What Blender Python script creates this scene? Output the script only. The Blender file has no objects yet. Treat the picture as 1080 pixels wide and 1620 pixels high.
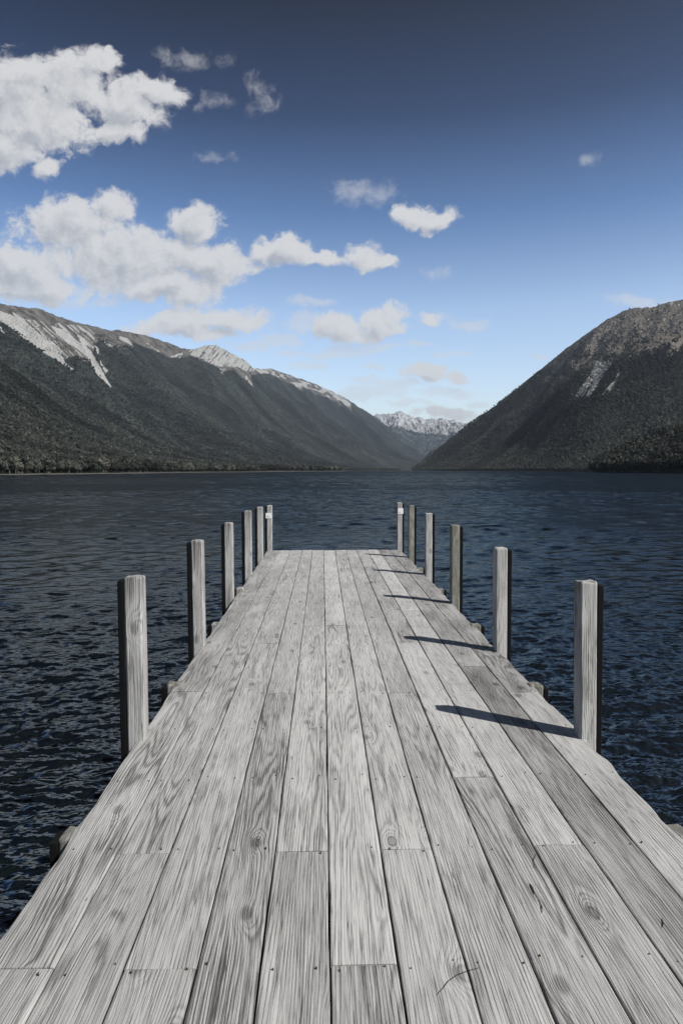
import bpy, math, random
import numpy as np
from mathutils import Vector, Matrix, Euler

# ------------------------------------------------------------------ camera
F = 1080.0                      # focal length in photo pixels (24 mm on a 36 mm tall frame)
CX, CY = 540.0, 810.0
VX, VY = 510.0, 744.0           # where the jetty direction (+Y) meets the horizon
H = 1.60                        # eye height above the deck (deck top is z = 0)
WZ = -0.72                      # water level
scene = bpy.context.scene
PITCH = math.atan((CY - VY) / F)
YAW = math.atan((CX - VX) / F)
cam_d = bpy.data.cameras.new('camera')
cam = bpy.data.objects.new('camera', cam_d)
scene.collection.objects.link(cam)
cam.location = (0, 0, H)
cam.rotation_euler = Euler((math.pi / 2 - PITCH, 0, -YAW), 'XYZ')
cam_d.sensor_fit = 'VERTICAL'
cam_d.sensor_height = 36
cam_d.lens = 24
cam_d.clip_start = 0.05
cam_d.clip_end = 60000
scene.camera = cam
RM = np.array(cam.rotation_euler.to_matrix())

def pix_dir(px, py):
    px = np.asarray(px, float); py = np.asarray(py, float)
    d = np.stack([(px - CX) / F, -(py - CY) / F, -np.ones_like(px + py)], -1)
    return d @ RM.T
def deck_pt(px, py, z=0.0):     # point on a level surface seen at a photo pixel
    d = pix_dir(px, py)
    k = (z - H) / d[..., 2]
    return d * k[..., None] + np.array([0, 0, H])
def world_pix(P):
    q = (P - np.array([0, 0, H])) @ RM
    return CX + F * q[..., 0] / -q[..., 2], CY - F * q[..., 1] / -q[..., 2]

# ------------------------------------------------------------------ light
SUN = Vector((0.75, -0.50, 0.93)).normalized()
scene.view_settings.view_transform = 'Standard'
scene.view_settings.look = 'None'
scene.view_settings.exposure = 0.6
scene.view_settings.gamma = 1.0
scene.render.engine = 'CYCLES'
scene.cycles.use_adaptive_sampling = True
scene.cycles.adaptive_threshold = 0.02
scene.cycles.time_limit = 480
scene.cycles.max_bounces = 5
scene.cycles.diffuse_bounces = 2
scene.cycles.glossy_bounces = 3
scene.cycles.volume_bounces = 0

class NT:                        # tiny node helper
    def __init__(s, tree): s.t = tree
    def n(s, typ, **kw):
        nd = s.t.nodes.new(typ)
        for k, v in kw.items(): setattr(nd, k, v)
        return nd
    def set(s, sock, v):
        if isinstance(v, bpy.types.NodeSocket): s.t.links.new(v, sock)
        elif v is not None: sock.default_value = v
    def m(s, op, a, b=None, c=None, clamp=False):
        nd = s.n('ShaderNodeMath', operation=op, use_clamp=clamp)
        s.set(nd.inputs[0], a)
        if b is not None: s.set(nd.inputs[1], b)
        if c is not None: s.set(nd.inputs[2], c)
        return nd.outputs[0]
    def v(s, op, a, b=None):
        nd = s.n('ShaderNodeVectorMath', operation=op)
        s.set(nd.inputs[0], a)
        if b is not None:
            s.set(nd.inputs[3 if op == 'SCALE' else 1], b)
        return nd.outputs['Value'] if op in ('LENGTH', 'DOT_PRODUCT', 'DISTANCE') else nd.outputs[0]
    def sep(s, a):
        nd = s.n('ShaderNodeSeparateXYZ'); s.set(nd.inputs[0], a); return nd.outputs
    def comb(s, x, y, z=0.0):
        nd = s.n('ShaderNodeCombineXYZ')
        s.set(nd.inputs[0], x); s.set(nd.inputs[1], y); s.set(nd.inputs[2], z); return nd.outputs[0]
    def noise(s, vec, scale, detail=2.0, rough=0.5, dist=0.0, dim='3D', w=None, out='Fac'):
        nd = s.n('ShaderNodeTexNoise', noise_dimensions=dim)
        s.set(nd.inputs['Vector'], vec); s.set(nd.inputs['Scale'], scale)
        s.set(nd.inputs['Detail'], detail); s.set(nd.inputs['Roughness'], rough)
        s.set(nd.inputs['Distortion'], dist)
        if w is not None: s.set(nd.inputs['W'], w)
        return nd.outputs[out]
    def ss(s, x, a, b, lo=0.0, hi=1.0):
        nd = s.n('ShaderNodeMapRange', interpolation_type='SMOOTHSTEP')
        s.set(nd.inputs[0], x); s.set(nd.inputs[1], a); s.set(nd.inputs[2], b)
        s.set(nd.inputs[3], lo); s.set(nd.inputs[4], hi); return nd.outputs[0]
    def lin(s, x, a, b, lo=0.0, hi=1.0):
        nd = s.n('ShaderNodeMapRange')
        s.set(nd.inputs[0], x); s.set(nd.inputs[1], a); s.set(nd.inputs[2], b)
        s.set(nd.inputs[3], lo); s.set(nd.inputs[4], hi); return nd.outputs[0]
    def mix(s, f, a, b, blend='MIX'):
        nd = s.n('ShaderNodeMix', data_type='RGBA', blend_type=blend)
        s.set(nd.inputs[0], f)
        for i, q in ((6, a), (7, b)):
            if isinstance(q, (tuple, list)) and len(q) == 3: q = (*q, 1)
            s.set(nd.inputs[i], q)
        return nd.outputs[2]
    def attr(s, name, out='Vector'):
        return s.n('ShaderNodeAttribute', attribute_name=name).outputs[out]

# world: Nishita sky with a cumulus field drawn by direction
world = bpy.data.worlds.new('World'); scene.world = world; world.use_nodes = True
wt = world.node_tree; wt.nodes.clear(); W = NT(wt)
sky = W.n('ShaderNodeTexSky', sky_type='NISHITA', sun_disc=False)
sky.sun_elevation = math.asin(SUN.z)
sky.sun_rotation = math.atan2(SUN.x, SUN.y)
sky.altitude = 600; sky.air_density = 1.0; sky.dust_density = 0.6; sky.ozone_density = 2.5

CLOUDS = [  # photo x, y, rx, ry, strength of each puff
 (10,145,88,52,1),(105,130,70,42,1),(150,104,40,24,.85),(195,165,66,34,.95),(250,146,42,27,.9),(60,200,85,40,1),(10,232,62,34,1),(75,262,24,20,.8),(185,205,40,20,.8),
 (-60,170,85,80,1),
 (288,92,34,16,.33),(335,150,34,16,.30),(412,150,24,26,.33),(365,98,18,12,.27),(340,245,22,10,.33),
 (20,425,90,46,1),(110,360,88,40,1),(182,325,34,24,.95),(200,405,130,52,1),(312,352,42,28,1),(335,415,78,30,1),(50,455,90,26,1),(265,448,90,26,1),(300,465,60,18,.9),(-50,430,70,60,1),
 (450,392,46,28,1),(425,395,30,18,.9),(508,408,48,16,.95),(578,402,26,22,.95),(605,413,24,13,.85),
 (655,338,40,20,.9),(692,346,30,18,.85),(578,308,50,18,.5),(545,295,20,12,.4),
 (290,515,58,24,1),(360,505,60,22,.95),(240,522,30,13,.8),(300,500,30,18,.9),(340,530,50,14,.8),
 (540,517,44,22,.95),(598,512,44,24,.95),(625,495,24,18,.75),(676,502,26,15,.75),(570,530,50,10,.8),(478,512,26,11,.55),(740,508,24,9,.42),
 (672,590,38,16,1),(722,597,26,12,.75),(715,620,38,9,.62),(590,622,44,11,.6),(610,610,34,9,.5),(485,579,36,8,.58),(545,556,30,9,.5),(440,540,34,12,.58),(395,548,40,9,.55),(465,482,22,9,.4),
 (700,655,44,10,.8),(735,659,20,7,.6),(750,640,14,5,.4),(590,577,16,5,.4),(170,472,26,8,.42),(690,425,30,8,.33),(1000,472,46,9,.36),(938,259,14,10,.42),(735,556,16,5,.38),(640,640,30,5,.45),(850,565,14,4,.35),(560,628,40,6,.6),(640,612,26,5,.55),(690,560,22,4,.45),(520,560,34,6,.55),(455,560,26,5,.45),(600,548,40,6,.5),(655,545,24,5,.45),(700,625,40,5,.6),(580,600,24,4,.4),(500,480,26,5,.4),(760,640,16,4,.45)]
g = bpy.data.node_groups.new('cloud_field', 'ShaderNodeTree')
g.interface.new_socket('P', in_out='INPUT', socket_type='NodeSocketVector')
g.interface.new_socket('D', in_out='OUTPUT', socket_type='NodeSocketFloat')
g.interface.new_socket('S', in_out='OUTPUT', socket_type='NodeSocketFloat')
G = NT(g); gi = G.n('NodeGroupInput'); go = G.n('NodeGroupOutput')
P0 = gi.outputs[0]
wn = G.noise(P0, 9.0, 3.0, 0.55, out='Color')
wn2 = G.noise(P0, 38.0, 3.0, 0.6, out='Color')
wv = G.v('SCALE', G.v('SUBTRACT', wn, (0.5, 0.5, 0.5)), 0.045)
wv2 = G.v('SCALE', G.v('SUBTRACT', wn2, (0.5, 0.5, 0.5)), 0.016)
PW = G.v('ADD', G.v('ADD', P0, wv), wv2)
def blobs(sel, k, sc):
    acc = None
    for (x, y, rx, ry, st) in CLOUDS:
        if not sel(st): continue
        if y > 470 and st < .7: st = st + .38
        d = pix_dir(x, y); u, v_ = d[0] / d[1], d[2] / d[1]
        q = G.v('MULTIPLY', G.v('SUBTRACT', PW, (u, v_, 0)), (F / (rx * sc), F / (ry * sc), 0))
        e = G.m('MULTIPLY', G.m('SUBTRACT', 1.0, G.v('LENGTH', q)), st * k)
        acc = e if acc is None else G.m('MAXIMUM', acc, e)
    return acc
fb = G.noise(PW, 30.0, 13.0, 0.66)
fb2 = G.noise(P0, 8.0, 4.0, 0.55)
def dens(acc, a1, a2):
    dn = G.m('ADD', acc, G.m('MULTIPLY', G.m('SUBTRACT', fb, 0.5), a1))
    dn = G.m('ADD', dn, G.m('MULTIPLY', G.m('SUBTRACT', fb2, 0.5), a2))
    return G.m('MULTIPLY', dn, G.ss(acc, -0.35, 0.12))
G.set(go.inputs[0], dens(blobs(lambda q: q >= .7, 1.0, 1.24), 1.9, 0.5))
G.set(go.inputs[1], dens(blobs(lambda q: q < .7, 1.5, 1.5), 2.3, 0.5))

tc = W.n('ShaderNodeTexCoord')
dx, dy, dz = W.sep(tc.outputs['Generated'])
inv = W.m('DIVIDE', 1.0, W.m('MAXIMUM', dy, 0.05))
PP = W.comb(W.m('MULTIPLY', dx, inv), W.m('MULTIPLY', dz, inv))
def field(vec):
    nd = W.n('ShaderNodeGroup'); nd.node_tree = g; W.set(nd.inputs[0], vec); return nd.outputs
c0 = field(PP)
c1 = field(W.v('ADD', PP, (0.009, 0.014, 0)))
cov = W.m('MAXIMUM', W.ss(c0[0], 0.0, 0.46), W.m('MULTIPLY', W.ss(c0[1], 0.05, 0.9), 0.5))
cov = W.m('MULTIPLY', cov, W.ss(dy, 0.1, 0.3))
# thickness towards the sun shades the undersides
thick = W.ss(W.m('SUBTRACT', c1[0], W.m('MULTIPLY', c0[0], 0.35)), .05, 0.95)
cl_lit = (0.50, 0.50, 0.505, 1); cl_dark = (0.31, 0.325, 0.355, 1)
fbw = W.noise(PP, 42.0, 8.0, 0.65)
thick = W.m('ADD', thick, W.m('MULTIPLY', W.m('SUBTRACT', 0.5, fbw), 0.9), clamp=True)
ccol = W.mix(thick, cl_lit, cl_dark)
hor = W.ss(dz, 0.0, 0.30)
ccol = W.mix(W.m('MULTIPLY', W.m('SUBTRACT', 1.0, hor), 0.55), ccol, (0.56, 0.59, 0.63))
# polarised, deep upper sky: clean high air scatters less the farther from the horizon
skyc = W.v('SCALE', sky.outputs[0], 0.15)
tint = W.n('ShaderNodeValToRGB')
W.set(tint.inputs[0], W.m('MAXIMUM', dz, 0.0))
cr = tint.color_ramp
cr.elements[0].position = 0.0; cr.elements[0].color = (1.18, 1.06, 0.98, 1)
cr.elements[1].position = 1.0; cr.elements[1].color = (0.04, 0.04, 0.05, 1)
for p_, c_ in ((0.10, (1.12, 0.98, 0.90)), (0.22, (0.95, 0.86, 0.82)), (0.34, (0.375, 0.445, 0.53)), (0.45, (0.115, 0.142, 0.195)), (0.56, (0.026, 0.031, 0.048))):
    e = cr.elements.new(p_); e.color = (*c_, 1)
skyt = W.v('MULTIPLY', skyc, tint.outputs[0])
final = W.mix(W.m('MULTIPLY', cov, 0.93), skyt, ccol)
bg = W.n('ShaderNodeBackground'); W.set(bg.inputs[0], final); bg.inputs[1].default_value = 1.0
wo = W.n('ShaderNodeOutputWorld'); wt.links.new(bg.outputs[0], wo.inputs[0])

sd = bpy.data.lights.new('sun', 'SUN'); sd.energy = 4.5; sd.angle = math.radians(0.5); sd.color = (1.0, 0.965, 0.91)
so = bpy.data.objects.new('sun', sd); scene.collection.objects.link(so)
so.rotation_euler = SUN.to_track_quat('Z', 'Y').to_euler()

# ------------------------------------------------------------------ helpers
col = scene.collection
def tag(o, label=None, cat=None, group=None, kind=None):
    for k, v in (('label', label), ('category', cat), ('group', group), ('kind', kind)):
        if v: o[k] = v
    return o
def mesh_obj(name, V, Fc, mat, parent=None, smooth=False, attrs=None):
    me = bpy.data.meshes.new(name)
    V = np.asarray(V, np.float32)
    if isinstance(Fc, np.ndarray) and Fc.ndim == 2:
        n, k = Fc.shape
        me.vertices.add(len(V)); me.vertices.foreach_set('co', V.ravel())
        me.loops.add(n * k); me.loops.foreach_set('vertex_index', Fc.astype(np.int32).ravel())
        me.polygons.add(n); me.polygons.foreach_set('loop_start', np.arange(0, n * k, k, dtype=np.int32))
        me.update(calc_edges=True)
    else:
        me.from_pydata([tuple(map(float, p)) for p in V], [], [tuple(f) for f in Fc])
    if smooth: me.polygons.foreach_set('use_smooth', np.ones(len(me.polygons), bool))
    for an, (ty, dat) in (attrs or {}).items():
        a = me.attributes.new(an, ty, 'POINT')
        a.data.foreach_set('vector' if ty == 'FLOAT_VECTOR' else 'value', np.asarray(dat, np.float32).ravel())
    me.validate(); me.update()
    if mat: me.materials.append(mat)
    o = bpy.data.objects.new(name, me); col.objects.link(o)
    if parent: o.parent = parent
    return o
def empty(name, loc=(0, 0, 0)):
    o = bpy.data.objects.new(name, None); col.objects.link(o); o.location = loc; o.empty_display_size = 0.1
    return o

def _h(i, j, s):
    n = (i.astype(np.int64) * 374761393 + j.astype(np.int64) * 668265263 + s * 1274126177) & 0x7fffffff
    n = ((n ^ (n >> 13)) * 1103515245) & 0x7fffffff
    n = ((n ^ (n >> 15)) * 12345679) & 0x7fffffff
    return ((n ^ (n >> 12)) & 0xffffff) / float(0xffffff)
def vnoise(x, y, s=0):
    i = np.floor(x); j = np.floor(y); a = x - i; b = y - j
    i = i.astype(np.int64); j = j.astype(np.int64)
    a = a * a * a * (a * (a * 6 - 15) + 10); b = b * b * b * (b * (b * 6 - 15) + 10)
    return (_h(i, j, s) * (1 - a) + _h(i + 1, j, s) * a) * (1 - b) + (_h(i, j + 1, s) * (1 - a) + _h(i + 1, j + 1, s) * a) * b
def fbm(x, y, s=0, o=5, g=0.5):
    r = 0; a = 1; t = 0
    for k in range(o):
        r = r + a * vnoise(x, y, s + k * 17); t += a; a *= g
        x, y = (x * 1.6 + y * 1.2) + 13.7, (-x * 1.2 + y * 1.6) + 5.1
    return r / t
def ridged(x, y, s=0, o=5):
    r = 0; a = 1; t = 0
    for k in range(o):
        r = r + a * (1 - np.abs(2 * vnoise(x, y, s + k * 31) - 1)); t += a; a *= .5
        x, y = (x * 1.6 + y * 1.2) + 3.7, (-x * 1.2 + y * 1.6) + 9.1
    return r / t

def new_mat(name):
    m = bpy.data.materials.new(name); m.use_nodes = True; m.node_tree.nodes.clear()
    T = NT(m.node_tree); out = T.n('ShaderNodeOutputMaterial'); b = T.n('ShaderNodeBsdfPrincipled')
    m.node_tree.links.new(b.outputs[0], out.inputs[0]); return m, T, b

# ------------------------------------------------------------------ weathered wood
def wood(name, light=(0.415, 0.411, 0.403), dark=(0.065, 0.064, 0.062), moss=0.0, contrast=1.0, bump=0.6):
    m, T, b = new_mat(name)
    c = T.attr('grain'); x, y, r = T.sep(c)
    tone = T.attr('tone', 'Fac')
    off = T.m('MULTIPLY', r, 37.0)
    r1 = T.m('FRACT', T.m('MULTIPLY', r, 17.31)); r2 = T.m('FRACT', T.m('MULTIPLY', r, 29.7)); r3 = T.m('FRACT', T.m('MULTIPLY', r, 41.9))
    x = T.m('ADD', x, T.m('MULTIPLY', y, T.m('MULTIPLY', T.m('SUBTRACT', r1, 0.5), 0.05)))   # grain runs out of true
    amp = T.m('ADD', 0.55, T.m('MULTIPLY', r2, 0.75)); ramp_ = T.m('ADD', 0.35, T.m('MULTIPLY', r3, 1.0))
    # knots: sparse cells that push the growth rings around them
    kv = T.comb(T.m('MULTIPLY', x, 5.0), T.m('ADD', T.m('MULTIPLY', y, 1.5), off), off)
    vo = T.n('ShaderNodeTexVoronoi', feature='F1', voronoi_dimensions='2D'); vo.inputs['Scale'].default_value = 1.0
    T.set(vo.inputs['Vector'], kv); vo.inputs['Randomness'].default_value = 1.0
    cellr = T.sep(vo.outputs['Color'])[0]
    keep = T.m('GREATER_THAN', cellr, 0.72)
    dd = T.v('MULTIPLY', T.v('SUBTRACT', kv, vo.outputs['Position']), (1.0, 1.7, 0))
    dk = T.v('LENGTH', dd)
    knot = T.m('MULTIPLY', T.m('EXPONENT', T.m('MULTIPLY', T.m('MULTIPLY', dk, dk), -22.0)), keep)
    # growth ring figure
    fv = T.comb(T.m('MULTIPLY', x, 5.5), T.m('ADD', T.m('MULTIPLY', y, 0.42), off), off)
    fig = T.noise(fv, 1.0, 2.0, 0.45)
    wob = T.noise(T.comb(T.m('MULTIPLY', x, 30.0), T.m('MULTIPLY', y, 6.0), off), 1.0, 3.0, 0.6)
    Fv = T.m('ADD', T.m('ADD', fig, T.m('MULTIPLY', wob, 0.035)), T.m('MULTIPLY', knot, 0.20))
    Fv = T.m('ADD', Fv, T.m('MULTIPLY', x, 0.9))
    ring = T.m('SINE', T.m('MULTIPLY', Fv, 118.0))
    ring = T.m('ADD', T.m('MULTIPLY', ring, 0.5), 0.5)
    ring = T.m('POWER', ring, 2.2)
    ringamt = T.ss(T.noise(T.comb(T.m('MULTIPLY', x, 7.0), T.m('MULTIPLY', y, 1.3), off), 1.0, 2.0), 0.36, 0.60)
    # fibres
    f1 = T.noise(T.comb(T.m('ADD', T.m('MULTIPLY', x, 210.0), T.m('MULTIPLY', Fv, 5.0)), T.m('MULTIPLY', y, 5.0), off), 1.0, 4.0, 0.65)
    f2 = T.noise(T.comb(T.m('ADD', T.m('MULTIPLY', x, 105.0), T.m('MULTIPLY', Fv, 6.0)), T.m('MULTIPLY', y, 1.8), off), 1.0, 3.0, 0.6)
    # checks: thin dark splits that follow the fibres
    cn = T.noise(T.comb(T.m('ADD', T.m('MULTIPLY', x, 110.0), T.m('MULTIPLY', Fv, 9.0)), T.m('MULTIPLY', y, 1.6), T.m('ADD', off, 5.0)), 1.0, 2.0, 0.55)
    chk = T.ss(T.m('ABSOLUTE', T.m('SUBTRACT', cn, 0.5)), 0.0, 0.034, 1.0, 0.0)
    cmask = T.ss(T.noise(T.comb(T.m('MULTIPLY', x, 22.0), T.m('MULTIPLY', y, 2.2), T.m('ADD', off, 9.0)), 1.0, 4.0, 0.65), 0.34, 0.70, .1, 1.0)
    chk = T.m('MULTIPLY', chk, cmask)
    ln = T.m('SINE', T.m('ADD', T.m('ADD', T.m('MULTIPLY', x, 520.0), T.m('MULTIPLY', Fv, 46.0)), T.m('MULTIPLY', T.noise(T.comb(T.m('MULTIPLY', x, 40.0), T.m('MULTIPLY', y, 2.6), off), 1.0, 3.0, 0.6), 4.5)))
    ln = T.m('POWER', T.m('ADD', T.m('MULTIPLY', ln, 0.5), 0.5), 5.0)
    ln = T.m('MULTIPLY', ln, T.ss(T.noise(T.comb(T.m('MULTIPLY', x, 16.0), T.m('MULTIPLY', y, 1.7), T.m('ADD', off, 3.0)), 1.0, 4.0, 0.65), 0.34, 0.68, .25, 1.0))
    blot = T.noise(T.comb(T.m('MULTIPLY', x, 6.0), T.m('MULTIPLY', y, 2.0), off), 1.0, 5.0, 0.6)
    gr = T.noise(T.comb(T.m('MULTIPLY', x, 330.0), T.m('MULTIPLY', y, 120.0), off), 1.0, 2.0, 0.6)
    val = T.m('ADD', 0.86, T.m('MULTIPLY', T.m('SUBTRACT', f1, 0.5), 1.05 * contrast))
    val = T.m('ADD', val, T.m('MULTIPLY', T.m('SUBTRACT', f2, 0.5), T.m('MULTIPLY', amp, 0.42 * contrast)))
    val = T.m('SUBTRACT', val, T.m('MULTIPLY', T.m('MULTIPLY', ring, ringamt), T.m('MULTIPLY', ramp_, 0.42 * contrast)))
    val = T.m('ADD', val, T.m('MULTIPLY', T.m('SUBTRACT', blot, 0.5), 0.34))
    val = T.m('ADD', val, T.m('MULTIPLY', T.m('SUBTRACT', gr, 0.5), 0.28))
    val = T.m('SUBTRACT', val, T.m('MULTIPLY', T.ss(knot, 0.6, 0.95), 0.42))
    val = T.m('SUBTRACT', val, T.m('MULTIPLY', ln, T.m('MULTIPLY', amp, 0.66 * contrast)))
    val = T.m('ADD', val, T.m('SUBTRACT', tone, 0.5))
    val = T.m('MULTIPLY', val, T.m('SUBTRACT', 1.0, T.m('MULTIPLY', chk, 0.70)), clamp=True)
    colr = T.mix(val, dark, light)
    colr = T.mix(T.m('MULTIPLY', chk, 0.6), colr, (0.03, 0.029, 0.028))
    if moss:
        mn = T.ss(T.noise(T.comb(T.m('MULTIPLY', x, 25.0), T.m('MULTIPLY', y, 7.0), off), 1.0, 5.0, 0.65), 0.45, 0.62)
        colr = T.mix(T.m('MULTIPLY', mn, moss), colr, (0.10, 0.105, 0.07))
    T.set(b.inputs['Base Color'], colr)
    b.inputs['Roughness'].default_value = 0.86
    b.inputs['Specular IOR Level'].default_value = 0.25
    hgt = T.m('ADD', T.m('MULTIPLY', f1, 0.5), T.m('MULTIPLY', f2, 0.6))
    hgt = T.m('SUBTRACT', hgt, T.m('MULTIPLY', T.m('MULTIPLY', ring, ringamt), 0.35))
    hgt = T.m('SUBTRACT', hgt, T.m('MULTIPLY', chk, 1.3))
    hgt = T.m('SUBTRACT', hgt, T.m('MULTIPLY', ln, 0.5))
    bp = T.n('ShaderNodeBump'); bp.inputs['Strength'].default_value = bump; bp.inputs['Distance'].default_value = 0.0035
    T.set(bp.inputs['Height'], hgt); T.set(b.inputs['Normal'], bp.outputs[0])
    return m
M_DECK = wood('weathered_deck_wood')
M_POST = wood('weathered_post_wood', light=(0.47, 0.465, 0.45), dark=(0.05, 0.048, 0.045))
M_POSTM = wood('lichened_post_wood', light=(0.29, 0.285, 0.26), dark=(0.045, 0.044, 0.038), moss=0.7)
def plain(name, c, rough=0.7, spec=0.4, var=0.25, sc=40.0):
    m, T, b = new_mat(name)
    tcn = T.n('ShaderNodeTexCoord')
    n_ = T.noise(tcn.outputs['Object'], sc, 4.0, 0.6)
    T.set(b.inputs['Base Color'], T.mix(n_, tuple(k * (1 - var) for k in c), tuple(min(1, k * (1 + var)) for k in c)))
    b.inputs['Roughness'].default_value = rough; b.inputs['Specular IOR Level'].default_value = spec
    return m
M_RUB = plain('black_rubber', (0.005, 0.005, 0.0055), 0.8, 0.12, 0.5, 60)
M_NAIL = plain('rusty_dark_steel', (0.035, 0.03, 0.027), 0.8, 0.3)
M_SIGN = plain('white_plate', (0.66, 0.66, 0.64), 0.4, 0.4, 0.03)
M_MARK = plain('dark_mark', (0.015, 0.015, 0.015), 0.6, 0.3)

# ------------------------------------------------------------------ the jetty
S = [-.687, -.541, -.402, -.2545, -.1265, .014, .1515, .288, .423, .560, .697, .837, .975]
XS = [s * H for s in S]
Y_END = float(deck_pt(530, 870)[1])
JO = 0.000392 * F * H            # joist spacing as it shows in the board ends
def ypix(py): return float(deck_pt(510, py)[1])
jetty = empty('jetty', (0.23, Y_END / 2, 0))
tag(jetty, 'long grey timber jetty of weathered lengthwise boards running out over the lake', 'jetty')
JOINTS = {0: [1521, 1092, 905], 1: [1345, 967, 893], 2: [1527, 1017, 922], 3: [1095, 930], 4: [1345, 990, 912], 5: [1527, 1019, 989, 921],
          6: [1345, 983, 905], 7: [1097, 943], 8: [1232, 1018, 897], 9: [1342, 967], 10: [1056, 912], 11: [1098, 945, 890]}
TONE = {0: .0, 1: .02, 2: .03, 3: -.02, 4: .0, 5: .06, 6: -.02, 7: .03, 8: .04, 9: .0, 10: -.33, 11: .02}
rnd = random.Random(7)
GAPS = [0, 3.2, 4.0, 3.6, 3.2, 3.4, 4.0, 2.2, 4.4, 3.8, 3.0, 4.2, 0]
Vv, Ff, Gr, To = [], [], [], []
def box_board(x0, x1, y0, y1, z, tone, rr, th=0.045, edge=0, i_=5):
    prof = [(0, -th), (0, -.006), (.0016, -.0018), (.006, 0)]
    step = 0.06
    n = max(2, int((y1 - y0) / step))
    ys = np.linspace(y0, y1, n + 1)
    w = x1 - x0
    us = [0.0, 0.0, .0016, .006] + [w * k for k in (.2, .4, .6, .8)] + [w - .006, w - .0016, w, w]
    zs = [-th, -.006, -.0018, 0, 0, 0, 0, 0, 0, -.0018, -.006, -th]
    base = len(Vv)
    cup = rnd.uniform(-.0015, .0025); twist = rnd.uniform(-.0015, .0015)
    sd_ = rnd.randint(0, 9999)
    for j, yy in enumerate(ys):
        ny = np.array([yy])
        wl = (float(fbm(ny * 3, ny * 0 + sd_, 3, 3)) - .5) * .006
        wr = (float(fbm(ny * 3, ny * 0 + sd_ + 7, 3, 3)) - .5) * .006
        bw = (float(fbm(ny * 1.2, ny * 0 + sd_ + 3, 3, 2)) - .5) * .004
        if edge == -1: wl = (float(fbm(ny * 5, ny * 0 + sd_, 5, 4)) - .5) * .03
        if edge == 1:
            wr = (float(fbm(ny * 5, ny * 0 + sd_, 5, 4)) - .5) * .045
        ez = -.0025 if j in (0, len(ys) - 1) else 0
        for k, u in enumerate(us):
            q = u / w
            xx = x0 + u + wl * (1 - q) + wr * q
            zz = z + zs[k] + cup * 4 * q * (1 - q) + twist * (q - .5) + bw + (ez if k in range(2, 10) else 0)
            Vv.append((xx, yy, zz)); Gr.append((xx + rr * .3, yy, rr))
            st_ = (float(fbm(np.array([xx * 5.]), np.array([yy * 1.6]), 88, 3)) - .5) * (.22 if 0 < i_ < 10 else .5)
            To.append(.5 + tone + st_)
    m_ = len(us)
    for j in range(n):
        for k in range(m_ - 1):
            a = base + j * m_ + k
            Ff.append((a, a + 1, a + m_ + 1, a + m_))
        Ff.append((base + j * m_ + m_ - 1, base + j * m_, base + (j + 1) * m_, base + (j + 1) * m_ + m_ - 1))
    Ff.append(tuple(base + k for k in range(m_))[::-1]); Ff.append(tuple(base + n * m_ + k for k in range(m_)))
for i in range(12):
    ys = [-2.0] + [ypix(p) for p in JOINTS[i]] + [Y_END + rnd.uniform(-.05, .04)]
    x0 = XS[i] + GAPS[i] * .00075; x1 = XS[i + 1] - GAPS[i + 1] * .00075
    zb = rnd.uniform(-.0015, .0015)
    for k in range(len(ys) - 1):
        tn = TONE[i] + rnd.uniform(-.19, .11)
        if i == 5 and k == 0: tn = -.10
        if i == 5 and k == 1: tn = .13
        if i == 2 and k == 0: tn = -.06
        if i == 11 and k > 0: tn = -.26
        if i == 10 and k > 0: tn = -.24
        if i == 0 and k > 1: tn = -.18
        if i == 9 and k == 1: tn = .05
        box_board(x0 + rnd.uniform(0, .0012), x1 - rnd.uniform(0, .0012), ys[k] + .0026, ys[k + 1] - .0026, zb + rnd.uniform(-.001, .001),
                  tn, rnd.uniform(0, 10), edge=-1 if i == 0 else (1 if i == 11 else 0), i_=i)
deck = mesh_obj('deck', Vv, Ff, M_DECK, jetty, attrs={'grain': ('FLOAT_VECTOR', Gr), 'tone': ('FLOAT', To)})
def unparent_fix(o): o.location = -Vector(jetty.location)
unparent_fix(deck)

def box_v(x0, x1, y0, y1, z0, z1):
    return [(x0, y0, z0), (x1, y0, z0), (x1, y1, z0), (x0, y1, z0), (x0, y0, z1), (x1, y0, z1), (x1, y1, z1), (x0, y1, z1)]
BF = [(0, 3, 2, 1), (4, 5, 6, 7), (0, 1, 5, 4), (1, 2, 6, 5), (2, 3, 7, 6), (3, 0, 4, 7)]
def timber(name, x0, x1, y0, y1, z0, z1, parent, along='x', tone=-.15):
    V = box_v(x0, x1, y0, y1, z0, z1); r_ = rnd.uniform(0, 10)
    gr_ = [((p[1] + p[2], p[0], r_) if along == 'x' else (p[0] + p[2], p[1], r_)) for p in V]
    o = mesh_obj(name, V, BF, M_DECK, parent, attrs={'grain': ('FLOAT_VECTOR', gr_), 'tone': ('FLOAT', [.5 + tone] * 8)})
    o.location = -Vector(parent.location)
    bv = o.modifiers.new('b', 'BEVEL'); bv.width = .004; bv.segments = 2
    return o
# joists lie under the board ends, carried by long stringers
yj = ypix(1527); JY = []
while yj > -1.8: yj -= JO
yj += JO
while yj < Y_END - .05: JY.append(yj); yj += JO
for y in JY: timber('joist', XS[0] + .05, XS[-1] - .05, y - .04, y + .04, -.20, -.047, jetty)
for x in (XS[0] + .22, 0.23, XS[-1] - .22): timber('stringer', x - .05, x + .05, -1.95, Y_END - .04, -.42, -.202, jetty, 'y')
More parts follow.
